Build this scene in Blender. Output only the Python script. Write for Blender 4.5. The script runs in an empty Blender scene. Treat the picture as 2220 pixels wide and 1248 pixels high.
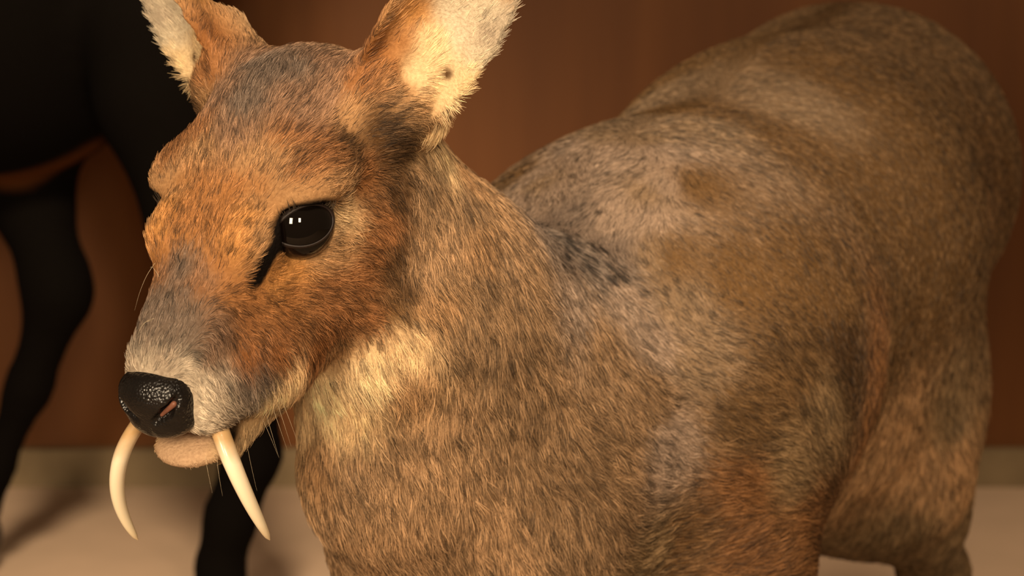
import bpy, math, random
import numpy as np
from mathutils import Vector, Matrix
from mathutils.bvhtree import BVHTree

FUR = True
rng = np.random.default_rng(7)
random.seed(7)
scene = bpy.context.scene
C = scene.collection

# ------------------------------------------------------------------ camera
F_PX, CX, CY = 5223.0, 1110.0, 624.0           # focal length in pixels of the 2220x1248 frame
CAM = np.array([0.0, 0.0, 0.60])
PITCH = math.radians(9.0)
AX_R = np.array([1.0, 0, 0])
AX_U = np.array([0, math.sin(PITCH), math.cos(PITCH)])
AX_F = np.array([0, math.cos(PITCH), -math.sin(PITCH)])
cam_d = bpy.data.cameras.new('camera'); cam = bpy.data.objects.new('camera', cam_d); C.objects.link(cam)
cam.location = CAM; cam.rotation_euler = (math.pi / 2 - PITCH, 0, 0)
cam_d.sensor_width = 36.0; cam_d.lens = F_PX * 36.0 / 2220.0
cam_d.clip_start = 0.02
cam_d.dof.use_dof = True; cam_d.dof.focus_distance = 0.985; cam_d.dof.aperture_fstop = 13.0
scene.camera = cam

# ------------------------------------------------------------------ light and exposure
vs = scene.view_settings
vs.view_transform = 'Standard'; vs.look = 'None'; vs.gamma = 1.0; vs.use_curve_mapping = False
vs.exposure = 0.0
w = bpy.data.worlds.new('world'); scene.world = w; w.use_nodes = True
w.node_tree.nodes['Background'].inputs[0].default_value = (1.0, 0.62, 0.34, 1)
w.node_tree.nodes['Background'].inputs[1].default_value = 0.16


def spot(name, loc, tgt, power, col, size, deg, blend=0.6):
    d = bpy.data.lights.new(name, 'SPOT'); o = bpy.data.objects.new(name, d); C.objects.link(o)
    d.energy = power; d.color = col; d.shadow_soft_size = size; d.spot_size = math.radians(deg); d.spot_blend = blend
    o.location = loc
    o.rotation_euler = (Vector(tgt) - Vector(loc)).to_track_quat('-Z', 'Y').to_euler()
    return o


def area(name, loc, tgt, power, col, sx, sy):
    d = bpy.data.lights.new(name, 'AREA'); o = bpy.data.objects.new(name, d); C.objects.link(o)
    d.shape = 'RECTANGLE'; d.size = sx; d.size_y = sy; d.energy = power; d.color = col
    o.location = loc
    o.rotation_euler = (Vector(tgt) - Vector(loc)).to_track_quat('-Z', 'Y').to_euler()
    return o


area('gallery_lamp_key', (-0.58, -0.42, 0.80), (-0.02, 1.08, 0.44), 25.0, (1.0, 0.775, 0.525), 0.24, 0.46)
area('gallery_lamp_front', (0.12, -0.50, 0.88), (0.08, 1.15, 0.42), 18.0, (1.0, 0.77, 0.51), 0.18, 0.34)
spot('case_spot_floor', (-0.17, 0.75, 1.35), (-0.33, 2.18, 0.02), 160.0, (1.0, 0.77, 0.52), 0.12, 40, 0.6)
spot('case_spot_top', (0.42, 0.0, 1.72), (0.03, 1.18, 0.47), 150.0, (1.0, 0.77, 0.53), 0.08, 21, 1.0)
spot('floor_fill_far', (0.85, 1.35, 1.30), (0.56, 2.18, 0.0), 60.0, (1.0, 0.77, 0.52), 0.12, 25, 0.7)  # added fill from an unseen spot, brightens the floor at far right


def px(x, y, d):
    """world point seen at pixel (x, y) at depth d along the optical axis"""
    return CAM + d * (AX_F + AX_R * (x - CX) / F_PX - AX_U * (y - CY) / F_PX)


def project(P):
    q = np.asarray(P) - CAM
    d = q @ AX_F
    return np.stack([CX + F_PX * (q @ AX_R) / d, CY - F_PX * (q @ AX_U) / d, d], -1)


# ------------------------------------------------------------------ materials
def new_mat(name):
    m = bpy.data.materials.new(name); m.use_nodes = True
    return m, m.node_tree.nodes, m.node_tree.links, m.node_tree.nodes['Principled BSDF']


def noise_node(n, l, scale, vec=None, detail=4, rough=0.55):
    t = n.new('ShaderNodeTexNoise'); t.inputs['Scale'].default_value = scale
    t.inputs['Detail'].default_value = detail; t.inputs['Roughness'].default_value = rough
    if vec is not None: l.new(vec, t.inputs['Vector'])
    return t


def ramp(n, l, fac, stops):
    r = n.new('ShaderNodeValToRGB')
    e = r.color_ramp.elements
    while len(e) < len(stops): e.new(0.5)
    for i, (p, c) in enumerate(stops):
        e[i].position = p; e[i].color = (*c, 1)
    l.new(fac, r.inputs[0])
    return r


def bump(n, l, bsdf, h, strength, dist):
    b = n.new('ShaderNodeBump'); b.inputs['Strength'].default_value = strength; b.inputs['Distance'].default_value = dist
    l.new(h, b.inputs['Height']); l.new(b.outputs[0], bsdf.inputs['Normal'])


def simple_mat(name, col, rough=0.5, spec=0.5, var=0.15, scale=200.0, bstr=0.0, bdist=0.001, coat=0.0):
    m, n, l, b = new_mat(name)
    tc = n.new('ShaderNodeTexCoord')
    t = noise_node(n, l, scale, tc.outputs['Object'])
    lo = tuple(max(0, c * (1 - var)) for c in col); hi = tuple(min(1, c * (1 + var)) for c in col)
    r = ramp(n, l, t.outputs['Fac'], [(0.3, lo), (0.7, hi)])
    l.new(r.outputs[0], b.inputs['Base Color'])
    b.inputs['Roughness'].default_value = rough; b.inputs['Specular IOR Level'].default_value = spec
    b.inputs['Coat Weight'].default_value = coat
    if bstr: bump(n, l, b, t.outputs['Fac'], bstr, bdist)
    return m


def wall_material():
    m, n, l, b = new_mat('brown_panel')
    tc = n.new('ShaderNodeTexCoord'); mp = n.new('ShaderNodeMapping'); mp.inputs['Scale'].default_value = (7.0, 1, 0.5)
    l.new(tc.outputs['Object'], mp.inputs[0])
    t = noise_node(n, l, 1.6, mp.outputs[0], 5)
    r = ramp(n, l, t.outputs['Fac'], [(0.3, (0.088, 0.029, 0.0056)), (0.55, (0.116, 0.040, 0.0080)), (0.75, (0.155, 0.057, 0.0125))])
    l.new(r.outputs[0], b.inputs['Base Color'])
    b.inputs['Roughness'].default_value = 0.6; b.inputs['Specular IOR Level'].default_value = 0.2
    bump(n, l, b, t.outputs['Fac'], 0.2, 0.004)
    return m


def floor_material():
    m, n, l, b = new_mat('tan_plinth')
    tc = n.new('ShaderNodeTexCoord')
    t = noise_node(n, l, 9.0, tc.outputs['Object'], 6)
    r = ramp(n, l, t.outputs['Fac'], [(0.3, (0.40, 0.29, 0.20)), (0.7, (0.46, 0.33, 0.23))])
    l.new(r.outputs[0], b.inputs['Base Color'])
    b.inputs['Roughness'].default_value = 0.75; b.inputs['Specular IOR Level'].default_value = 0.2
    return m


# ------------------------------------------------------------------ mesh helpers
def link(name, me, mat=None, parent=None, smooth=True):
    o = bpy.data.objects.new(name, me); C.objects.link(o)
    if mat: me.materials.append(mat)
    if parent: o.parent = parent
    if smooth and hasattr(me, 'polygons'):
        me.polygons.foreach_set('use_smooth', np.ones(len(me.polygons), bool))
    return o


def mesh_np(name, V, Q):
    """mesh from numpy vertices and an (n,4) or (n,3) face array"""
    me = bpy.data.meshes.new(name)
    V = np.asarray(V, np.float32); Q = np.asarray(Q, np.int32); k = Q.shape[1]
    me.vertices.add(len(V)); me.vertices.foreach_set('co', V.ravel())
    me.loops.add(Q.size); me.loops.foreach_set('vertex_index', Q.ravel())
    me.polygons.add(len(Q)); me.polygons.foreach_set('loop_start', np.arange(0, Q.size, k, dtype=np.int32))
    me.update(calc_edges=True); me.validate()
    return me


def box(name, lo, hi, mat, parent=None, bevel=0.0):
    import bmesh
    bm = bmesh.new(); bmesh.ops.create_cube(bm, size=1.0)
    lo, hi = Vector(lo), Vector(hi)
    for v in bm.verts:
        v.co = Vector(((lo[i] + hi[i]) / 2 + v.co[i] * (hi[i] - lo[i]) for i in range(3)))
    if bevel: bmesh.ops.bevel(bm, geom=bm.edges[:], offset=bevel, segments=2, affect='EDGES', profile=0.5)
    me = bpy.data.meshes.new(name); bm.to_mesh(me); bm.free()
    return link(name, me, mat, parent, smooth=False)


# ------------------------------------------------------------------ the setting: a display bay
D_WALL = 2.47
M_wall, M_floor = wall_material(), floor_material()
M_shade = simple_mat('olive_shade', (0.175, 0.128, 0.072), 0.7, 0.1, 0.1, 30)
for nm, lo, hi, mt in (('floor', (-1.6, 0.45, -0.05), (1.6, D_WALL + 0.06, 0.0), M_floor),
                       ('wall_back', (-1.6, D_WALL, 0.0), (1.6, D_WALL + 0.06, 2.2), M_wall),
                       ('shade_strip_back', (-1.6, D_WALL - 0.014, 0.0), (1.6, D_WALL, 0.040), M_shade)):  # added strip, its olive brown stands in for shade along the wall foot
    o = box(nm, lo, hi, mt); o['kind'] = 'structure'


# ------------------------------------------------------------------ implicit modelling
class Field:
    """signed distance on a rectilinear grid; parts are blended in with a smooth minimum"""
    def __init__(s, xs, ys, zs):
        s.ax = [np.asarray(a, np.float32) for a in (xs, ys, zs)]
        s.V = np.full([len(a) for a in s.ax], 0.1, np.float32)

    def sub(s, lo, hi):
        sl = [slice(max(0, int(np.searchsorted(a, l)) - 1), int(np.searchsorted(a, h)) + 1) for a, l, h in zip(s.ax, lo, hi)]
        if any(x.stop - x.start < 2 for x in sl): return None, None
        X, Y, Z = np.meshgrid(*[a[x] for a, x in zip(s.ax, sl)], indexing='ij')
        return tuple(sl), np.stack([X, Y, Z], -1)

    def put(s, lo, hi, fn, k, cut=False):
        m = k * 1.2 + 0.012
        sl, P = s.sub(np.asarray(lo) - m, np.asarray(hi) + m)
        if sl is None: return
        d = fn(P).astype(np.float32); v = s.V[sl]
        if cut:
            d = -d; h = np.maximum(k - np.abs(v - d), 0) / k if k > 0 else 0
            s.V[sl] = np.maximum(v, d) + h * h * k * 0.25
        else:
            h = np.maximum(k - np.abs(v - d), 0) / k
            s.V[sl] = np.minimum(v, d) - h * h * k * 0.25

    def ell(s, c, r, k=0.01, A=None, cut=False):
        """ellipsoid: centre c, radii r along the columns of A"""
        c = np.asarray(c, float); r = np.asarray(r, float) * np.ones(3)
        A = np.eye(3) if A is None else np.asarray(A, float)
        ext = np.sqrt(((A * r) ** 2).sum(1))

        def fn(P):
            q = (P - c) @ A
            k0 = np.sqrt(((q / r) ** 2).sum(-1)); k1 = np.sqrt(((q / (r * r)) ** 2).sum(-1)) + 1e-9
            return np.where(k0 < 1e-4, -r.min(), k0 * (k0 - 1) / k1)
        s.put(c - ext, c + ext, fn, k, cut)

    def cone(s, a, b, ra, rb, k=0.01, cut=False, A=None, sc=None):
        """round cone a->b with end radii; optional squash sc along the columns of A"""
        a = np.asarray(a, float); b = np.asarray(b, float)
        if sc is not None:
            A = np.asarray(A, float); sc = np.asarray(sc, float); S = A @ np.diag(1 / sc) @ A.T
        else: S = np.eye(3)
        d = S @ (b - a); L2 = d @ d
        rm = max(ra, rb) * (1 if sc is None else max(sc.max(), 1))

        def fn(P):
            q = (P - a) @ S.T
            t = np.clip((q @ d) / L2, 0, 1)
            return (np.sqrt(((q - t[..., None] * d) ** 2).sum(-1)) - (ra + (rb - ra) * t)) * (1 if sc is None else min(1, sc.min()))
        s.put(np.minimum(a, b) - rm, np.maximum(a, b) + rm, fn, k, cut)

    def mesh(s, smooth=2):
        V = s.V; nx, ny, nz = V.shape
        S = V < 0
        cnt = np.zeros((nx - 1, ny - 1, nz - 1), np.int8)
        for i in (0, 1):
            for j in (0, 1):
                for k in (0, 1):
                    cnt += S[i:nx - 1 + i, j:ny - 1 + j, k:nz - 1 + k]
        act = (cnt > 0) & (cnt < 8)
        I, J, K = np.nonzero(act)
        idx = np.full(act.shape, -1, np.int32); idx[I, J, K] = np.arange(len(I), dtype=np.int32)
        cor = [(i, j, k) for i in (0, 1) for j in (0, 1) for k in (0, 1)]
        val = {c: V[I + c[0], J + c[1], K + c[2]] for c in cor}
        pos = {c: np.stack([s.ax[0][I + c[0]], s.ax[1][J + c[1]], s.ax[2][K + c[2]]], -1) for c in cor}
        acc = np.zeros((len(I), 3)); num = np.zeros(len(I))
        for c in cor:
            for ax in range(3):
                if c[ax] == 0:
                    e = list(c); e[ax] = 1; e = tuple(e)
                    x = (val[c] < 0) != (val[e] < 0)
                    t = np.where(x, val[c] / np.where(x, val[c] - val[e], 1), 0)
                    acc += np.where(x[:, None], pos[c] + t[:, None] * (pos[e] - pos[c]), 0); num += x
        P = acc / num[:, None]
        Q = []
        for ax in range(3):
            a = [slice(None)] * 3; b = [slice(None)] * 3
            a[ax] = slice(0, -1); b[ax] = slice(1, None)
            o1, o2 = [q for q in range(3) if q != ax]
            for q in (o1, o2): a[q] = slice(1, -1); b[q] = slice(1, -1)
            sa, sb = S[tuple(a)], S[tuple(b)]
            E = np.array(np.nonzero(sa != sb)); 
            flip = sa[tuple(E)]
            base = E.copy(); base[o1] += 1; base[o2] += 1   # cell index of the upper cell round the edge
            def cell(d1, d2):
                z = base.copy(); z[o1] -= d1; z[o2] -= d2
                return idx[tuple(z)]
            q = np.stack([cell(1, 1), cell(0, 1), cell(0, 0), cell(1, 0)], -1)
            if ax == 1: q = q[:, ::-1]
            q = np.where(flip[:, None], q, q[:, ::-1])
            Q.append(q)
        Q = np.concatenate(Q); Q = Q[(Q >= 0).all(1)]
        for _ in range(smooth):
            A = np.zeros_like(P); N = np.zeros(len(P))
            for i in range(4):
                for u, v in ((i, (i + 1) % 4),):
                    np.add.at(A, Q[:, u], P[Q[:, v]]); np.add.at(A, Q[:, v], P[Q[:, u]])
                    np.add.at(N, Q[:, u], 1); np.add.at(N, Q[:, v], 1)
            P = P * 0.5 + 0.5 * A / np.maximum(N, 1)[:, None]
        return P, Q


def vnormals(P, Q):
    n = np.cross(P[Q[:, 2]] - P[Q[:, 0]], P[Q[:, 3]] - P[Q[:, 1]])
    N = np.zeros_like(P)
    for i in range(4): np.add.at(N, Q[:, i], n)
    return N / (np.linalg.norm(N, axis=1, keepdims=True) + 1e-12)


def axis_grid(lo, hi, flo, fhi, fine, coarse):
    return np.concatenate([np.arange(lo, flo, coarse), np.arange(flo, fhi, fine), np.arange(fhi, hi + coarse, coarse)])


# ------------------------------------------------------------------ deer: frames
# head frame in centimetres: f forward to the nose, l to the deer's left, u up, origin between the eyes
HR = np.array([[-0.46791232, 0.86674326, -0.17266785], [-0.49909734, -0.09791531, 0.86099619], [0.72935582, 0.48904879, 0.47840503]])
HS = 0.0103073
HW = np.stack([AX_R, AX_U, -AX_F], 1) @ HR                    # head axes as world columns
HO = CAM + AX_R * -0.11163 + AX_U * 0.028575 + AX_F * 0.99


def H(f, l, u): return HO + HW @ (np.array([f, l, u], float) * HS)
def to_head(P): return (np.asarray(P) - HO) @ HW / HS


T1, T2, T3 = px(1405, 738, 1.27), px(1690, 520, 1.43), px(1838, 375, 1.56)
BAX = (T3 - T1) * [1, 1, 0]; BAX /= np.linalg.norm(BAX)        # towards the rump
BLAT = np.array([BAX[1], -BAX[0], 0.0])                        # the deer's left, towards the camera


def mir_body(P):
    P = np.asarray(P, float); return P - 2 * ((P - T1) @ BLAT)[..., None] * BLAT


def mir_head(P):
    q = to_head(P); q[..., 1] *= -1
    return HO + (q * HS) @ HW.T


# ------------------------------------------------------------------ deer: body surface
fld = Field(axis_grid(-0.29, 0.46, -0.235, 0.055, 0.0018, 0.0055),
            axis_grid(0.84, 1.86, 0.86, 1.12, 0.0018, 0.0055),
            axis_grid(-0.004, 0.70, 0.335, 0.62, 0.0018, 0.0055))
HA = HW
# trunk
fld.ell(T1, (0.104, 0.096, 0.094), 0.03, np.stack([BAX, BLAT, [0, 0, 1]], 1))
fld.cone(T1, T2, 0.090, 0.106, 0.09)
fld.cone(T2, T3, 0.108, 0.110, 0.05)
fld.cone(px(1530, 900, 1.36), px(1830, 880, 1.52), 0.080, 0.085, 0.05)   # belly
FEET = []
for side in (0, 1):
    mm = (lambda p: mir_body(p)) if side else (lambda p: np.asarray(p))
    def limb(pts, k=0.03):
        for (p0, r0), (p1, r1) in zip(pts[:-1], pts[1:]): fld.cone(mm(p0), mm(p1), r0, r1, k)
    sh = px(1520, 930, 1.225)
    fld.ell(mm(sh), (0.066, 0.046, 0.085), 0.045, np.stack([BAX, BLAT if not side else BLAT, [0, 0, 1]], 1))
    # foreleg to the floor
    el = px(1590, 1230, 1.22); kn = el + np.array([-0.03, -0.02, -0.135]); ft = kn + np.array([0.004, 0.0, 0.0]); ft[2] = 0.045
    toe = ft + np.array([-0.014, -0.018, 0]); toe[2] = 0.012
    limb([(sh, 0.055), (el, 0.036), (kn, 0.0185), (kn - [0, 0, 0.03], 0.0145), (ft, 0.0135), (toe, 0.013)], 0.02)
    FEET.append(mm(toe))
    # hind leg
    th = px(1905, 830, 1.485); st = px(1925, 1010, 1.46)
    fld.ell(mm(th), (0.072, 0.04, 0.10), 0.045, np.stack([BAX, BLAT, [0, 0, 1]], 1))
    hk = st + BAX * 0.11 + np.array([0, 0, -0.115]); hk[2] = max(hk[2], 0.17)
    hf = hk + BAX * -0.015; hf[2] = 0.045
    ht = hf - BAX * 0.022; ht[2] = 0.012
    limb([(th, 0.06), (st, 0.046), ((st + hk) / 2 + [0, 0, 0.01], 0.030), (hk, 0.019), (hk - [0, 0, 0.03], 0.0155), (hf, 0.0135), (ht, 0.013)], 0.02)
    FEET.append(mm(ht))
# short tail
tl = T3 + BAX * 0.10 + [0, 0, 0.035]
fld.cone(tl, tl + BAX * 0.025 + [0, 0, -0.05], 0.02, 0.012, 0.02)
# chest and neck
CH = px(1050, 1130, 1.165); NB = px(1090, 935, 1.165); NM = px(945, 710, 1.115)
fld.cone(CH, T1 - [0, 0, 0.03], 0.064, 0.09, 0.05)
fld.cone(NB, CH, 0.074, 0.068, 0.03)
fld.cone(px(850, 770, 1.06), px(880, 1010, 1.10), 0.036, 0.041, 0.03)   # throat
fld.cone(px(880, 1010, 1.10), CH, 0.041, 0.066, 0.03)
fld.cone(NM, NB, 0.060, 0.074, 0.03)
NT = H(-6.6, 0, -2.6)
fld.cone(NT, NM, 0.049, 0.058, 0.03)
fld.cone(px(1150, 730, 1.18), px(1290, 690, 1.235), 0.045, 0.064, 0.04)   # nape into the withers

# head
cm = HS
NZ = np.array([7.35, 0.0, -3.85])                           # centre of the nose pad
def hell(c, r, k=0.8, cut=False, A=None):
    fld.ell(H(*c), np.asarray(r, float) * cm, k * cm, HA if A is None else HA @ A, cut)
def hcone(a, b, ra, rb, k=0.8, cut=False, sc=None):
    fld.cone(H(*a), H(*b), ra * cm, rb * cm, k * cm, cut, HA, sc)

hell((-4.7, 0, 0.8), (5.0, 4.0, 4.0), 1.5)                    # cranium
hcone((-1.5, 0, -0.9), (5.9, 0, -3.7), 3.3, 1.65, 1.0, sc=(1, 0.95, 1))  # face
hcone((-0.5, 0, 0.9), (6.3, 0, -2.45), 1.6, 1.05, 1.0, sc=(1, 1.35, 1))        # bridge of the nose
hell((6.2, 0, -3.9), (1.55, 1.75, 1.6), 0.8)                  # muzzle end
for sg in (1, -1):
    hell((-1.2, 3.2 * sg, 1.3), (1.95, 1.25, 1.05), 1.4)
    hell((1.7, 1.72 * sg, 0.25), (1.55, 1.15, 1.15), 1.1)      # between eye and bridge       # brow
    hell((-2.8, 2.5 * sg, -1.9), (2.8, 1.2, 1.6), 1.2)        # cheekbone
    hell((-3.9, 2.0 * sg, -4.1), (4.0, 1.9, 2.7), 1.4)        # jaw muscle
    hell((5.2, 1.3 * sg, -4.85), (2.1, 1.0, 1.35), 0.8)
    hell((1.6, 1.5 * sg, -4.9), (3.0, 1.35, 2.2), 1.2)        # side of the jaw      # upper lip
    hell((-7.5, 4.4 * sg, 1.3), (1.2, 1.1, 1.3), 0.8)         # foot of the ear
    hell((-6.2, 3.6 * sg, 2.7), (1.9, 1.8, 1.8), 1.3)         # ear root
hcone((-3.6, 0, -5.4), (1.5, 0, -6.5), 2.1, 1.6, 1.0)
hcone((1.5, 0, -6.5), (4.5, 0, -7.1), 1.6, 1.28, 0.6)       # lower jaw
hell((6.05, 0, -6.80), (1.5, 1.70, 0.60), 0.4)                # chin
# the mouth line
for sg in (1, -1):
    hcone((7.3, 0.3 * sg, -6.05), (5.7, 1.9 * sg, -6.2), 0.14, 0.17, 0.25, cut=True)
    hcone((5.7, 1.9 * sg, -6.2), (4.6, 2.2 * sg, -6.2), 0.26, 0.36, 0.25, cut=True)

# eyes: sockets and the gland groove in front of each
EYE_R = 1.45
EN = np.array([0.58, 0.78, 0.22]); EN /= np.linalg.norm(EN)
EYE_C = np.array([0.62, 3.80, 0.26]) - EN * EYE_R
for sg in (1, -1):
    m = np.array([1, sg, 1])
    hell(EYE_C * m + EN * m * 0.34 + [-0.15, 0, 0.03], (1.36, 1.36, 1.36), 0.35, cut=True)

# ears: cupped leaf shapes
EARS = []
for sg in (1, -1):
    a0 = np.array([-6.4, 4.3, 2.9]); ax = np.array([-0.30, 0.62, 0.80]); ax /= np.linalg.norm(ax)
    n = np.array([0.92, 0.46, -0.10]); n -= ax * (n @ ax); n /= np.linalg.norm(n)
    wv = np.cross(ax, n)
    m = np.array([1, sg, 1])
    EARS.append((a0 * m, ax * m, n * m, wv * m))
    Lr = 11.0

    def fn(P, e=EARS[-1]):
        q = to_head(P) - e[0]
        a, n_, w_ = q @ e[1], q @ e[2], q @ e[3]
        t = np.clip(a / Lr, 0, 1)
        hw = 0.3 + 2.0 * np.sin(np.pi * np.clip(0.27 + 0.73 * t, 0, 1)) ** 0.75
        cup = 0.34 * (1 - 0.55 * t)
        n0 = cup * w_ * w_ - 0.45 + 0.9 * (t - 0.4) ** 2 - 0.35 * (1 - t)
        slope = np.sqrt(1 + (2 * cup * w_) ** 2)
        dn = np.abs(n_ - n0) / slope - 0.20
        d = np.maximum(dn, np.maximum(np.abs(w_) - hw, np.maximum(-a, a - Lr)))
        return d * cm
    c = H(*(EARS[-1][0] + EARS[-1][1] * 5.5)); fld.put(c - 0.075, c + 0.075, fn, 0.5 * cm)
    # rolled tube at the foot of the ear
    e = EARS[-1]
    fld.cone(H(*(e[0] - e[1] * 1.0 - e[2] * 0.2)), H(*(e[0] + e[1] * 1.6 - e[2] * 0.75)), 1.65 * cm, 1.3 * cm, 0.9 * cm)
    fld.cone(H(*(e[0] + e[1] * 1.3 + e[2] * 1.0)), H(*(e[0] + e[1] * 4.0 + e[2] * 0.9)), 0.75 * cm, 1.1 * cm, 0.5 * cm, cut=True)

BP, BQ = fld.mesh(2)
BP[:, 2] = np.maximum(BP[:, 2], 0.001)
BN = vnormals(BP, BQ)
if (BN * (BP - BP.mean(0))).sum() < 0: BQ = BQ[:, ::-1]; BN = -BN
del fld
print('body verts', len(BP))
bvh = BVHTree.FromPolygons(BP.tolist(), BQ.tolist())


def hit(x, y):
    d = px(x, y, 1.0) - CAM
    r = bvh.ray_cast(Vector(CAM), Vector(d))
    return None if r[0] is None else (np.array(r[0]), np.array(r[1]))


# ------------------------------------------------------------------ coat: colour, hair length and direction at places on the animal
def srgb(r, g, b):
    c = np.array([r, g, b]) / 255.0
    return np.where(c <= 0.04045, c / 12.92, ((c + 0.055) / 1.055) ** 2.4)


PAL = dict(
    orange=(0.325, 0.145, 0.050), orangel=(0.45, 0.215, 0.068), tan=(0.335, 0.190, 0.088), rust=(0.215, 0.084, 0.026), cheek=(0.255, 0.112, 0.042),
    dark=(0.080, 0.042, 0.018), black=(0.008, 0.006, 0.005), grey=(0.140, 0.103, 0.078), greyl=(0.31, 0.245, 0.18), crown=(0.215, 0.125, 0.076),
    white=(0.48, 0.40, 0.30), earw=(0.54, 0.46, 0.33), cream=(0.56, 0.385, 0.205), creaml=(0.66, 0.49, 0.275), neck=(0.345, 0.212, 0.112), neckd=(0.225, 0.138, 0.072),
    body=(0.120, 0.067, 0.027), bodyg=(0.250, 0.180, 0.130), bodyd=(0.125, 0.066, 0.026), slate=(0.150, 0.115, 0.090), rustb=(0.150, 0.068, 0.024),  # body: dark brown coat, darkened more for light falling off to the rump
    umber=(0.062, 0.034, 0.015), bodym=(0.190, 0.128, 0.076), skin=(0.50, 0.33, 0.20), olive=(0.195, 0.124, 0.060))
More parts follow.
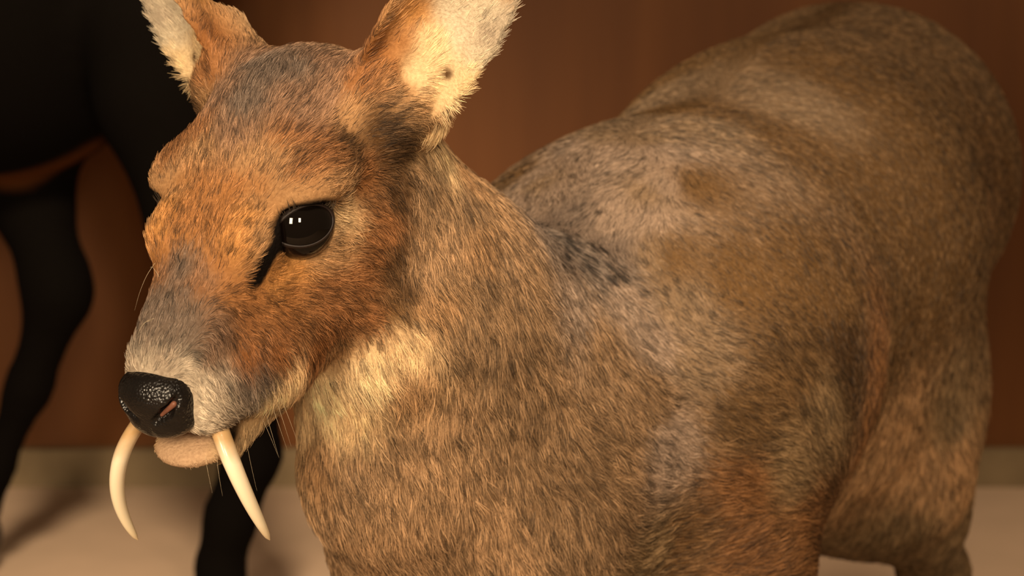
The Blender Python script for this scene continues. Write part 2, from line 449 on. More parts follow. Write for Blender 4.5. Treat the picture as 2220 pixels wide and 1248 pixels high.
# part, pixel, colour, hair length in mm
SPOTS = [
    ('h', 318, 800, 'white', 6), ('h', 350, 790, 'greyl', 6), ('h', 400, 790, 'white', 6), ('h', 440, 830, 'white', 6), ('h', 450, 880, 'white', 7),
    ('h', 430, 915, 'white', 6), ('h', 300, 760, 'greyl', 6), ('h', 500, 890, 'greyl', 7), ('h', 480, 830, 'greyl', 7), ('h', 530, 840, 'grey', 8),
    ('h', 545, 870, 'greyl', 8), ('h', 370, 740, 'grey', 6), ('h', 335, 745, 'grey', 6), ('h', 415, 750, 'grey', 6), ('h', 310, 720, 'grey', 6), ('h', 350, 690, 'grey', 7), ('h', 400, 640, 'grey', 7), ('h', 410, 700, 'grey', 7),
    ('h', 450, 760, 'crown', 7), ('h', 470, 700, 'crown', 8), ('h', 395, 590, 'grey', 8), ('h', 345, 610, 'cheek', 5), ('h', 440, 600, 'crown', 8),
    ('h', 330, 570, 'orange', 5), ('h', 345, 500, 'orangel', 6), ('h', 330, 440, 'orange', 6), ('h', 400, 480, 'orange', 7), ('h', 390, 400, 'orange', 7),
    ('h', 470, 500, 'orange', 7), ('h', 530, 480, 'orangel', 7), ('h', 520, 540, 'orangel', 7), ('h', 470, 570, 'orange', 7), ('h', 500, 420, 'orange', 8),
    ('h', 560, 430, 'tan', 7), ('h', 600, 400, 'tan', 7), ('h', 640, 420, 'tan', 7), ('h', 720, 430, 'tan', 7), ('h', 740, 480, 'cream', 7),
    ('h', 740, 530, 'tan', 7), ('h', 690, 560, 'tan', 7), ('h', 640, 580, 'orangel', 7), ('h', 600, 600, 'orangel', 7),
    ('h', 570, 500, 'tan', 6), ('h', 560, 540, 'tan', 6),
    ('h', 420, 330, 'tan', 8), ('h', 360, 350, 'cheek', 8), ('h', 480, 300, 'crown', 8), ('h', 450, 240, 'crown', 8), ('h', 520, 230, 'grey', 8), ('h', 560, 160, 'grey', 8),
    ('h', 640, 150, 'grey', 8), ('h', 620, 220, 'crown', 8), ('h', 700, 140, 'crown', 8), ('h', 700, 220, 'crown', 8), ('h', 620, 300, 'cheek', 8),
    ('h', 540, 340, 'tan', 8), ('h', 690, 330, 'cheek', 9), ('h', 760, 250, 'tan', 9), ('h', 780, 180, 'cheek', 8), ('h', 760, 320, 'dark', 9),
    ('h', 820, 270, 'dark', 9), ('h', 870, 300, 'dark', 9), ('h', 850, 350, 'dark', 9), ('h', 790, 380, 'cheek', 9), ('h', 860, 420, 'dark', 9),
    ('h', 830, 480, 'cheek', 9), ('h', 800, 540, 'cheek', 9), ('h', 850, 560, 'dark', 9), ('h', 880, 610, 'dark', 9), ('h', 860, 670, 'bodyd', 10),
    ('h', 780, 600, 'cheek', 9), ('h', 700, 620, 'cheek', 9), ('h', 620, 650, 'orange', 8), ('h', 560, 650, 'orange', 7), ('h', 500, 640, 'orange', 7),
    ('h', 540, 700, 'cheek', 8), ('h', 620, 710, 'cheek', 9), ('h', 720, 690, 'cheek', 10), ('h', 800, 690, 'cheek', 10), ('h', 680, 760, 'rust', 9),
    ('h', 600, 770, 'rust', 8), ('h', 540, 780, 'rust', 7), ('h', 570, 820, 'grey', 8), ('h', 740, 755, 'tan', 11), ('h', 640, 810, 'cream', 10),
    ('h', 590, 860, 'creaml', 10), ('h', 540, 920, 'cream', 9), ('h', 525, 955, 'cream', 9), ('h', 480, 975, 'cream', 5), ('h', 400, 975, 'skin', 2.2),
    ('h', 350, 962, 'skin', 2.0), ('h', 512, 928, 'dark', 3), ('h', 470, 940, 'dark', 2),
    # ears
    ('h', 850, 140, 'orange', 7), ('h', 820, 110, 'rust', 7), ('h', 870, 90, 'orange', 7), ('h', 900, 30, 'orangel', 7), ('h', 930, 90, 'creaml', 7),
    ('h', 880, 200, 'tan', 7), ('h', 930, 220, 'cream', 7), ('h', 960, 250, 'cream', 9), ('h', 985, 215, 'creaml', 9), ('h', 900, 150, 'creaml', 7),
    ('h', 1000, 60, 'earw', 8), ('h', 1060, 30, 'earw', 8), ('h', 1090, 70, 'earw', 8), ('h', 1040, 120, 'earw', 8), ('h', 1010, 180, 'creaml', 8), ('h', 980, 20, 'earw', 8), ('h', 940, 272, 'cream', 10), ('h', 952, 300, 'cream', 10), ('h', 905, 235, 'tan', 9), ('h', 918, 262, 'tan', 9), ('h', 1085, 62, 'greyl', 8), ('h', 1058, 78, 'greyl', 8), ('h', 950, 190, 'creaml', 8),
    # neck
    ('b', 960, 330, 'cream', 10), ('b', 990, 360, 'tan', 11), ('b', 930, 420, 'neckd', 11), ('b', 1010, 430, 'neckd', 11), ('b', 960, 500, 'neck', 12), ('b', 1040, 520, 'tan', 12),
    ('b', 920, 580, 'neck', 12), ('b', 930, 660, 'tan', 12), ('b', 880, 740, 'cream', 13), ('b', 800, 800, 'creaml', 13), ('b', 700, 850, 'creaml', 12),
    ('b', 660, 900, 'cream', 12), ('b', 760, 900, 'cream', 13), ('b', 900, 820, 'tan', 13), ('b', 680, 980, 'tan', 13), ('b', 780, 1020, 'neck', 13), ('b', 880, 960, 'neck', 13),
    ('b', 760, 1150, 'neck', 13), ('b', 900, 1130, 'neck', 13), ('b', 1000, 880, 'neck', 13), ('b', 1000, 740, 'neckd', 12), ('b', 1060, 620, 'neckd', 12), ('b', 1100, 560, 'neck', 12),
    ('b', 1120, 760, 'neckd', 13), ('b', 1150, 900, 'neckd', 13), ('b', 1030, 1050, 'neck', 13), ('b', 1180, 1050, 'neckd', 13), ('b', 1050, 1200, 'neck', 13), ('b', 830, 1230, 'neck', 13),
    # shoulder and flank
    ('b', 1130, 430, 'bodyg', 8), ('b', 1200, 420, 'bodyg', 8), ('b', 1230, 520, 'slate', 8), ('b', 1290, 575, 'slate', 8), ('b', 1190, 520, 'grey', 8), ('b', 1330, 520, 'grey', 8), ('b', 1250, 470, 'grey', 8), ('b', 1340, 570, 'grey', 8), ('b', 1330, 480, 'bodyg', 8),
    ('b', 1300, 340, 'bodyg', 8), ('b', 1350, 640, 'bodyg', 8), ('b', 1250, 660, 'bodyg', 8), ('b', 1300, 740, 'neckd', 12), ('b', 1420, 740, 'bodyg', 8), ('b', 1400, 850, 'neckd', 12),
    ('b', 1320, 950, 'neckd', 13), ('b', 1300, 1120, 'neckd', 13), ('b', 1450, 960, 'bodyg', 8), ('b', 1600, 900, 'body', 12), ('b', 1700, 800, 'body', 12),
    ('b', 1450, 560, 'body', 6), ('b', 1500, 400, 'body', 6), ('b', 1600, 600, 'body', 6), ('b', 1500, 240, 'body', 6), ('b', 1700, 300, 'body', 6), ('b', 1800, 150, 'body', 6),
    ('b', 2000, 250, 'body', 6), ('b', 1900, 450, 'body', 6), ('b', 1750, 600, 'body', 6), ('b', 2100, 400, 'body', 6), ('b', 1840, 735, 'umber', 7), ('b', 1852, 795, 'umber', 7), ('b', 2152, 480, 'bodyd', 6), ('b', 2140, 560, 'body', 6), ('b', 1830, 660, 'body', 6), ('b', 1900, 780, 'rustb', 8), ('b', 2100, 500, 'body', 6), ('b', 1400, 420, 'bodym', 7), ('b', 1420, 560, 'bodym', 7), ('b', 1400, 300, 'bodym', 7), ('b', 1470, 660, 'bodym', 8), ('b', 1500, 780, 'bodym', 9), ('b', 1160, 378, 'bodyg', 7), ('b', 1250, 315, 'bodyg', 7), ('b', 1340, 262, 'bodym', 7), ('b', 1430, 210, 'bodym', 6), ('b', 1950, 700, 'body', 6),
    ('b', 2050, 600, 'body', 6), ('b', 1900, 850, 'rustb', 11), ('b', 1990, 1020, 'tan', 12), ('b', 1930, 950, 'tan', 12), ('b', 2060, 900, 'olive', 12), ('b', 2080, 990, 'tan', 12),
    ('b', 1700, 1000, 'olive', 12), ('b', 1600, 1060, 'rustb', 12), ('b', 1480, 1180, 'bodyd', 12), ('b', 1600, 1180, 'rustb', 12), ('b', 1750, 1150, 'rustb', 12), ('b', 1400, 1230, 'olive', 12),
    ('b', 1950, 1150, 'olive', 12), ('b', 2000, 1220, 'olive', 12), ('b', 1780, 900, 'olive', 12),
]
cp, cc, cl = [], [], []
for part, x, y, col, ln in SPOTS:
    h_ = hit(x, y)
    if h_ is None: print('miss', x, y); continue
    mir = mir_head(h_[0][None])[0] if part == 'h' else mir_body(h_[0][None])[0]
    for p in (h_[0], mir): cp.append(p); cc.append(PAL[col]); cl.append(ln)


def extra(p, col, ln):
    for q in (p, mir_head(np.asarray(p)[None])[0]): cp.append(q); cc.append(PAL[col]); cl.append(ln)


for e in EARS[:1]:                                            # backs of the ears, out of sight
    for a_, w_, n_ in ((3, 0, -1.2), (6, 0, -1.0), (9, 0, -.6), (6, 1.8, -.4), (6, -1.8, -.4)):
        extra(H(*(e[0] + e[1] * a_ + e[3] * w_ + e[2] * n_)), 'tan', 6)
    extra(H(*(e[0] + e[1] * 10.5)), 'dark', 6)
for z_ in (0.02, 0.10, 0.18):
    for p in ((0.08, 1.2, z_), (0.0, 1.2, z_), (0.2, 1.5, z_), (0.1, 1.5, z_), (0.25, 1.6, z_)):
        cp.append(np.array(p)); cc.append(PAL['body']); cl.append(6)
cp, cc, cl = np.array(cp), np.array(cc), np.array(cl)

# part, pixel, direction of the lie of the hair as seen there
FLOW = [
    ('h', 330, 760, 5, -10), ('h', 400, 700, 0, -10), ('h', 345, 560, -1, -10), ('h', 420, 560, 1, -10), ('h', 400, 420, 1, -10), ('h', 360, 340, -2, -10), ('h', 480, 480, 2, -10),
    ('h', 540, 520, 3, -10), ('h', 560, 430, 5, -9), ('h', 640, 410, 10, -4), ('h', 720, 420, 10, 1), ('h', 500, 330, 3, -10), ('h', 600, 260, 3, -10), ('h', 480, 200, -1, -10), ('h', 650, 140, 2, -10),
    ('h', 700, 330, 9, -6), ('h', 760, 260, 9, -6), ('h', 820, 320, 10, 0), ('h', 860, 400, 8, 6), ('h', 780, 440, 10, 3), ('h', 760, 540, 10, 2), ('h', 840, 540, 8, 7),
    ('h', 700, 600, 10, 2), ('h', 620, 620, 10, 1), ('h', 560, 640, 8, 3), ('h', 500, 700, 6, 8), ('h', 600, 720, 8, 6), ('h', 700, 700, 9, 5), ('h', 820, 660, 8, 5), ('h', 640, 780, 7, 7),
    ('h', 540, 800, 5, 9), ('h', 470, 820, 6, 7), ('h', 440, 880, 7, 4), ('h', 500, 890, 8, 3), ('h', 470, 750, 3, 9), ('h', 590, 850, 4, 10), ('h', 540, 940, 3, 10), ('h', 470, 975, 5, 4), ('h', 390, 975, 4, 4),
    ('h', 640, 830, 4, 10),
    ('h', 850, 130, 6, -10), ('h', 890, 60, 5, -10), ('h', 930, 100, 8, -8), ('h', 1010, 80, 10, -5), ('h', 1060, 60, 10, -4), ('h', 1000, 160, 10, -3), ('h', 930, 200, 8, 5), ('h', 960, 250, 6, 8),
    ('b', 960, 330, 5, 10), ('b', 1000, 420, 6, 10), ('b', 930, 480, 5, 10), ('b', 920, 600, 6, 10), ('b', 1050, 560, 5, 10), ('b', 880, 740, 5, 10), ('b', 760, 830, 2, 10), ('b', 680, 900, 1, 10),
    ('b', 720, 1050, 1, 10), ('b', 850, 1000, 2, 10), ('b', 950, 850, 4, 10), ('b', 1050, 750, 5, 10), ('b', 1100, 950, 4, 10), ('b', 950, 1180, 2, 10), ('b', 1180, 800, 7, 9), ('b', 1200, 1100, 4, 9),
    ('b', 1150, 430, 2, 10), ('b', 1250, 380, 4, 10), ('b', 1250, 560, 5, 9), ('b', 1350, 620, 7, 8), ('b', 1350, 850, 9, 6), ('b', 1350, 1000, 9, 5), ('b', 1500, 950, 10, 3), ('b', 1600, 850, 10, 5),
    ('b', 1650, 1000, 10, 3), ('b', 1450, 1150, 10, 1), ('b', 1600, 1200, 9, -2), ('b', 1500, 500, 8, 7), ('b', 1500, 300, 9, 5), ('b', 1700, 500, 8, 8), ('b', 1700, 250, 9, 4), ('b', 1850, 150, 8, 5),
    ('b', 2050, 250, 5, 9), ('b', 1950, 500, 5, 10), ('b', 2100, 500, 2, 10), ('b', 1900, 750, 4, 10), ('b', 1950, 950, 5, 9), ('b', 2000, 1100, 1, 10), ('b', 1750, 800, 7, 8),
]
fp, fd = [], []
for part, x, y, dx, dy in FLOW:
    h_ = hit(x, y)
    if h_ is None: continue
    v = AX_R * dx - AX_U * dy; v = v - h_[1] * (v @ h_[1]); v /= np.linalg.norm(v)
    m = mir_head if part == 'h' else mir_body
    q = np.stack([h_[0], h_[0] + v * 0.01]); qm = m(q)
    fp += [q[0], qm[0]]; fd += [v, (qm[1] - qm[0]) / 0.01]
for e in EARS[:1]:
    for a_ in (3, 6, 9):
        p0 = H(*(e[0] + e[1] * a_ - e[2] * 1.2)); v = HW @ e[1]
        q = np.stack([p0, p0 + v * 0.01]); qm = mir_head(q)
        fp += [q[0], qm[0]]; fd += [v, (qm[1] - qm[0]) / 0.01]
for z_ in (0.03, 0.12, 0.2):
    for p in ((0.08, 1.2, z_), (0.0, 1.2, z_), (0.2, 1.5, z_), (0.1, 1.5, z_)): fp.append(np.array(p)); fd.append(np.array([0, 0, -1.0]))
fp, fd = np.array(fp), np.array(fd)


def shepard(P, cp, vals, eps, pw):
    out = np.zeros((len(P),) + vals.shape[1:])
    for s in range(0, len(P), 20000):
        d2 = ((P[s:s + 20000, None] - cp[None]) ** 2).sum(-1)
        w_ = 1.0 / (d2 + eps * eps) ** pw; w_ /= w_.sum(1, keepdims=True)
        out[s:s + 20000] = w_ @ vals
    return out


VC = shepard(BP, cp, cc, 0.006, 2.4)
VL = shepard(BP, cp, cl[:, None].astype(float), 0.006, 2.2)[:, 0] * 1e-3
VF = shepard(BP, fp, fd, 0.010, 1.8)
VF -= BN * (VF * BN).sum(1, keepdims=True); VF /= np.linalg.norm(VF, axis=1, keepdims=True) + 1e-9

# markings tied to the eye, the gland slit, the nose, the lips and the ear opening
HL = to_head(BP); HLs = HL * [1, 1, 1]; HLs[:, 1] = np.abs(HLs[:, 1])


def mark(dist, r0, r1, col, ln=None):
    global VC, VL
    t = np.clip((dist - r0) / (r1 - r0), 0, 1); t = (t * t * (3 - 2 * t))[:, None]
    VC = VC * t + np.array(PAL[col]) * (1 - t)
    if ln is not None: VL = VL * t[:, 0] + ln * 1e-3 * (1 - t[:, 0])


def seg(P, a, b):
    a, b = np.asarray(a, float), np.asarray(b, float); d = b - a
    t = np.clip(((P - a) @ d) / (d @ d), 0, 1)
    return np.linalg.norm(P - a - t[:, None] * d, axis=1)


def hpx(x, y):
    q = to_head(hit(x, y)[0]); q[1] = abs(q[1]); return q


ecen = EYE_C + EN * 1.2
exh = HW.T @ (AX_R * -1 - AX_U * 0.28); exh -= EN * (exh @ EN); exh /= np.linalg.norm(exh)   # long axis of the lids
eyh = np.cross(EN, exh)
de = HLs - ecen
mark(np.sqrt((de @ exh / 1.3) ** 2 + (de @ eyh / 0.90) ** 2 + (de @ EN / 1.5) ** 2), 1.12, 1.40, 'black', 2.0)
GL = [hpx(606, 522), hpx(580, 562), hpx(557, 603)]
VL *= 0.42 + 0.58 * np.clip((np.linalg.norm(de, axis=1) - 1.2) / 0.9, 0, 1)
for g0, g1, rg in ((GL[0], GL[1], 0.28), (GL[1], GL[2], 0.36)):
    mark(seg(HLs, g0, g1), rg, rg + 0.2, 'black', 2.0)
mark(seg(HLs, (5.6, 1.75, -6.35), (5.0, 1.75, -6.55)), 0.36, 0.62, 'black', 1.5)
mark(np.linalg.norm(HLs - hpx(968, 160), axis=1), 0.10, 0.42, 'dark', 2.0)
mark(np.sqrt((((HLs - [6.3, 0, -6.80]) / [1.0, 1.5, 0.8]) ** 2).sum(1)), 0.75, 1.05, 'skin', 1.7)

# ------------------------------------------------------------------ deer: the objects
def coat_material(name, skin=False):
    m, n, l, b = new_mat(name)
    at = n.new('ShaderNodeAttribute'); at.attribute_name = 'coat'
    if skin:
        tc = n.new('ShaderNodeTexCoord'); t = noise_node(n, l, 700, tc.outputs['Object'], 3)
        mx = n.new('ShaderNodeMix'); mx.data_type = 'RGBA'; mx.blend_type = 'MULTIPLY'; mx.inputs['Factor'].default_value = 1
        r = ramp(n, l, t.outputs['Fac'], [(0.3, (0.70, 0.67, 0.65)), (0.7, (1, 1, 1))])
        l.new(at.outputs['Color'], mx.inputs['A']); l.new(r.outputs[0], mx.inputs['B'])
        l.new(mx.outputs['Result'], b.inputs['Base Color'])
        bump(n, l, b, t.outputs['Fac'], 0.5, 0.001)
    else:
        l.new(at.outputs['Color'], b.inputs['Base Color'])
    b.inputs['Roughness'].default_value = 0.62 if not skin else 0.9
    b.inputs['Specular IOR Level'].default_value = 0.28 if not skin else 0.03
    return m


deer = bpy.data.objects.new('water_deer', None); C.objects.link(deer)
deer.empty_display_size = 0.1
base_pt = np.array([T2[0], T2[1], 0.0])
deer.location = base_pt
deer['label'] = 'mounted tan water deer with long white tusks, turned to face the viewer'; deer['category'] = 'deer'
bpy.context.view_layer.update()


def put_under(o, parent, origin=None):
    """parent o (built in world space) without moving it"""
    o.parent = parent; o.matrix_parent_inverse = parent.matrix_world.inverted()
    return o


bme = mesh_np('body', BP, BQ)
ca = bme.color_attributes.new('coat', 'FLOAT_COLOR', 'POINT')
ca.data.foreach_set('color', np.concatenate([VC, np.ones((len(VC), 1))], 1).astype(np.float32).ravel())
body = put_under(link('body', bme, coat_material('coat_skin', True)), deer)


# ---- fur
def vnoise(P, scale, seed):
    """smooth value noise, one value per point"""
    q = P / scale + seed * 17.13; i = np.floor(q).astype(np.int64); f = q - i; f = f * f * (3 - 2 * f)
    out = 0
    for dx in (0, 1):
        for dy in (0, 1):
            for dz in (0, 1):
                h = (i[:, 0] + dx) * 73856093 ^ (i[:, 1] + dy) * 19349663 ^ (i[:, 2] + dz) * 83492791 ^ seed * 2654435761
                h = (h ^ (h >> 13)) * 1274126177; h = (h ^ (h >> 16)) & 0xffff
                wgt = (f[:, 0] if dx else 1 - f[:, 0]) * (f[:, 1] if dy else 1 - f[:, 1]) * (f[:, 2] if dz else 1 - f[:, 2])
                out = out + wgt * (h / 65535.0 * 2 - 1)
    return out


def make_curves(name, pts, rad, col, mat, parent):
    """pts (n,k,3), rad (n,k), col (n,k,3)"""
    n, k = pts.shape[:2]
    cd = bpy.data.hair_curves.new(name)
    cd.add_curves([k] * n)
    cd.attributes['position'].data.foreach_set('vector', pts.astype(np.float32).ravel())
    ra = cd.attributes.get('radius') or cd.attributes.new('radius', 'FLOAT', 'POINT')
    ra.data.foreach_set('value', rad.astype(np.float32).ravel())
    a = cd.attributes.new('coat', 'FLOAT_COLOR', 'POINT')
    a.data.foreach_set('color', np.concatenate([col, np.ones((n, k, 1))], 2).astype(np.float32).ravel())
    o = bpy.data.objects.new(name, cd); C.objects.link(o); cd.materials.append(mat)
    return put_under(o, parent)


EARF = np.zeros(len(BP))
for e in EARS:
    q = HL - e[0]; EARF = np.maximum(EARF, np.clip((q @ e[1] - 0.3) / 1.2, 0, 1) * (np.abs(q @ e[3]) < 3.2) * (np.abs(q @ e[2]) < 2.6))

if FUR:
    T = np.concatenate([BQ[:, [0, 1, 2]], BQ[:, [0, 2, 3]]])
    a, b, c = BP[T[:, 0]], BP[T[:, 1]], BP[T[:, 2]]
    area = 0.5 * np.linalg.norm(np.cross(b - a, c - a), axis=1)
    ctr = (a + b + c) / 3
    pj = project(ctr)
    near = np.linalg.norm(to_head(ctr), axis=1) < 13
    inview = (pj[:, 0] > -260) & (pj[:, 0] < 2480) & (pj[:, 1] > -330) & (pj[:, 1] < 1500)
    fn_ = BN[T[:, 0]]; facing = (fn_ * (CAM - ctr)).sum(1) / np.linalg.norm(CAM - ctr, axis=1) > -0.35
    dens = np.where(near, 2.4e6, 1.3e6) * np.where(inview & facing, 1.0, np.where(inview, 0.3, 0.12))
    # bare places: eye opening
    hl = to_head(ctr); hl[:, 1] = np.abs(hl[:, 1])
    de = hl - ecen
    dens *= np.sqrt((de @ exh / 1.22) ** 2 + (de @ eyh / 0.78) ** 2 + (de @ EN / 1.5) ** 2) > 1.0
    dens *= (((hl - NZ) / [1.25, 1.62, 1.3]) ** 2).sum(1) > 1.0
    cnt = rng.poisson(area * dens); fi = np.repeat(np.arange(len(T)), cnt); n = len(fi)
    r1 = np.sqrt(rng.random(n)); r2 = rng.random(n)
    B3 = np.stack([1 - r1, r1 * (1 - r2), r1 * r2], 1)
    def itp(A): return (A[T[fi]] * (B3[:, :, None] if A.ndim == 2 else B3)).sum(1)
    root, nrm, col, ln, flow, earf = itp(BP), itp(BN), itp(VC), itp(VL), itp(VF), itp(EARF)
    nrm /= np.linalg.norm(nrm, axis=1, keepdims=True)
    # locks: hairs of one small cell lean together
    cs = np.where(near[fi], 0.0022, 0.0027)
    wp = root + 0.0012 * np.stack([vnoise(root, 0.004, s_) for s_ in (1, 2, 3)], 1)
    cell = np.floor(wp / cs[:, None]).astype(np.int64)
    key = (cell[:, 0] * 73856093 ^ cell[:, 1] * 19349663 ^ cell[:, 2] * 83492791) + near[fi]
    _, inv = np.unique(key, return_inverse=True); m_ = inv.max() + 1
    num = np.bincount(inv, minlength=m_)
    cen = np.stack([np.bincount(inv, root[:, i], m_) / num for i in range(3)], 1)[inv]
    crand = rng.normal(size=(m_, 4))[inv]
    side = np.cross(nrm, flow)
    ang = 0.32 * vnoise(root, 0.014, 5) + 0.16 * crand[:, 0] + 0.12 * rng.normal(size=n)
    fl = flow * np.cos(ang)[:, None] + side * np.sin(ang)[:, None]
    ln = 0.68 * ln * (1 + 0.16 * rng.normal(size=n) + 0.10 * crand[:, 1]).clip(0.45, 1.6)
    lift = (0.28 + 0.07 * rng.normal(size=n) + 0.05 * crand[:, 2]).clip(0.12, 0.7) * (1 - 0.3 * earf)
    ts = np.array([0, 0.3, 0.65, 1.0])
    pts = root[:, None] + ln[:, None, None] * (fl[:, None] * (ts + 0.12 * ts ** 2 - 0.08 * ts)[None, :, None]
          + nrm[:, None] * (lift[:, None] * (1.35 * ts - 0.85 * ts ** 2))[:, :, None])
    pts += (cen - root)[:, None] * ((0.55 - 0.4 * earf)[:, None] * ts ** 1.5)[:, :, None]
    pts -= nrm[:, None] * 0.0006
    thick = np.where(near[fi], 0.00010, 0.00013) * (1 + 0.2 * rng.normal(size=n)).clip(0.5, 1.6)
    thick *= np.where(dens[fi] < 0.8e6, 1.6, 1.0)
    rad = thick[:, None] * np.array([1.0, 1.0, 0.8, 0.25])[None]
    lum = col @ [0.3, 0.55, 0.15]
    dk = np.exp((0.30 * crand[:, 3] + 0.28 * rng.normal(size=n) + 0.30 * vnoise(root, 0.005, 9) + 0.24 * vnoise(root, 0.016, 11)) * (1 - 0.5 * earf))
    dk *= np.where(rng.random(n) < np.where(lum < 0.28, 0.26, 0.05), 0.34, 1.0)
    sp = hit(1262, 548)[0]; sd = np.minimum(np.linalg.norm(root - sp, axis=1), np.linalg.norm(root - mir_body(sp[None])[0], axis=1))
    dk *= np.where((vnoise(root, 0.0045, 21) + 0.5 * vnoise(root, 0.002, 22) > 0.12) & (sd < 0.024 + 0.012 * vnoise(root, 0.01, 23)), 0.25, 1.0)   # dark ticking over the shoulder
    dk = dk.clip(0.12, 1.55)
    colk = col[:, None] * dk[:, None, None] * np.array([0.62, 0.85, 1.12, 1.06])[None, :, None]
    colk = colk.clip(0, 0.85)
    print('hairs', n)
    fur = make_curves('fur', pts, rad, colk, coat_material('coat_hair'), deer)
    fur['kind'] = 'stuff'

# ---- eyes
def eye_material():
    m, n, l, b = new_mat('eye_glass')
    tc = n.new('ShaderNodeTexCoord'); sx = n.new('ShaderNodeSeparateXYZ'); l.new(tc.outputs['Object'], sx.inputs[0])
    r = ramp(n, l, sx.outputs['Z'], [(0.0, (0.006, 0.004, 0.003)), (0.0086, (0.008, 0.004, 0.003)), (0.0096, (0.075, 0.024, 0.009)), (0.0106, (0.050, 0.016, 0.006)), (0.0114, (0.003, 0.002, 0.0015))])
    l.new(r.outputs[0], b.inputs['Base Color'])
    b.inputs['Roughness'].default_value = 0.03; b.inputs['Specular IOR Level'].default_value = 0.3
    return m


def uv_sphere(name, r, seg_=48, rings=32):
    import bmesh
    bm = bmesh.new(); bmesh.ops.create_uvsphere(bm, u_segments=seg_, v_segments=rings, radius=r)
    me = bpy.data.meshes.new(name); bm.to_mesh(me); bm.free()
    return me


def frame_z(z, xhint):
    z = np.asarray(z, float) / np.linalg.norm(z); x = np.asarray(xhint, float); x = x - z * (x @ z); x /= np.linalg.norm(x)
    return np.stack([x, np.cross(z, x), z], 1)


M_eye = eye_material()
M_lid = simple_mat('eyelid_skin', (0.014, 0.008, 0.006), 0.55, 0.3, 0.3, 300, 0.3, 0.0006)
M_hair = coat_material('long_hair')
for sg in (1, -1):
    m = np.array([1, sg, 1])
    en = HW @ (EN * m)
    fwd = HW @ (exh * m)             # towards the gland corner
    A = frame_z(en, fwd)
    c = H(*(EYE_C * m))
    eo = link('eye', uv_sphere('eye', EYE_R * cm), M_eye)
    eo.matrix_world = Matrix.Translation(c) @ Matrix(A.tolist()).to_4x4()
    put_under(eo, deer)
    # lids: a ring on the ball round an almond opening
    upsign = 1 if A[:, 1] @ (HW @ np.array([0, 0, 1.0])) > 0 else -1
    th_ = np.linspace(0, 2 * np.pi, 56, endpoint=False)
    ex = np.where(np.cos(th_) > 0, 1.28, 1.18) * np.cos(th_)
    ey = np.where(np.sin(th_) > 0, 0.84, 0.68) * np.sin(th_) * (1 - 0.18 * np.cos(th_).clip(0) ** 2)
    rows = []
    for sc_, rr in ((0.95, 0.99), (0.98, 1.025), (1.05, 1.035), (1.13, 1.01), (1.22, 0.93)):
        x_, y_ = ex * sc_, ey * sc_ * upsign
        rad_ = EYE_R * rr
        z_ = np.sqrt(np.maximum(rad_ ** 2 - np.minimum(x_ ** 2 + y_ ** 2, (rad_ * 0.985) ** 2), 0))
        rows.append(np.stack([x_, y_, z_], 1))
    Vv = np.concatenate(rows) * cm @ A.T + c
    k = len(th_)
    Qv = [(i * k + j, i * k + (j + 1) % k, (i + 1) * k + (j + 1) % k, (i + 1) * k + j) for i in range(len(rows) - 1) for j in range(k)]
    put_under(link('eyelid', mesh_np('eyelid', Vv, Qv), M_lid), deer)
    # lashes along the upper lid
    nl = 46
    tt = rng.uniform(0.10 * np.pi, 0.92 * np.pi, nl)
    x_, y_ = 1.06 * np.where(np.cos(tt) > 0, 1.28, 1.18) * np.cos(tt), 1.06 * 0.84 * np.sin(tt) * upsign
    z_ = np.sqrt((EYE_R * 1.06) ** 2 - np.minimum(x_ ** 2 + y_ ** 2, 1.7))
    r0 = np.stack([x_, y_, z_], 1)
    dr = np.stack([x_ * 0.5, y_ * 0.5, np.full(nl, 0.9)], 1) + 0.15 * rng.normal(size=(nl, 3))
    up_ = np.array([0, upsign * 1.0, 0])
    tsl = np.array([0, 0.35, 0.7, 1.0])
    LL = rng.uniform(0.3, 0.55, nl)
    P_ = r0[:, None] + LL[:, None, None] * (dr[:, None] * tsl[None, :, None] * 0.7 + up_ * (0.8 * tsl ** 2)[None, :, None])
    P_ = P_ * cm @ A.T + c
    lash = make_curves('eyelashes', P_, np.tile(np.array([1, .9, .6, .2]) * 0.00016, (nl, 1)), np.tile(np.array([0.05, 0.035, 0.022]), (nl, 4, 1)), M_hair, deer)
    lash['kind'] = 'stuff'

# ---- nose pad with nostrils, modelled finely in head coordinates
g = np.arange(-2.9, 2.9, 0.06)
nf = Field(np.arange(5.2, 10.4, 0.06), g, np.arange(-6.2, -0.6, 0.06))
nf.ell(NZ + [0, 0, 0.05], (0.95, 1.46, 1.08), 0.3)
nf.ell(NZ + [0.12, 0, 0.32], (0.85, 1.15, 0.80), 0.5)
nf.ell(NZ + [-0.02, 0, -0.74], (0.85, 1.36, 0.76), 0.5)
for sg in (1, -1):
    nf.ell(NZ + [0.0, 1.02 * sg, 0.12], (0.78, 0.48, 0.80), 0.3)
    nf.cone(NZ + [0.98, 0.46 * sg, -0.42], NZ + [0.78, 0.98 * sg, -0.02], 0.13, 0.24, 0.12, cut=True)
    nf.cone(NZ + [0.78, 0.98 * sg, -0.02], NZ + [0.52, 1.40 * sg, 0.48], 0.23, 0.12, 0.12, cut=True)
nf.cone(NZ + [1.15, 0, -0.55], NZ + [0.8, 0, -1.6], 0.05, 0.08, 0.15, cut=True)
NP, NQ = nf.mesh(2); NN = vnormals(NP, NQ)
if (NN * (NP - NP.mean(0))).sum() < 0: NQ = NQ[:, ::-1]
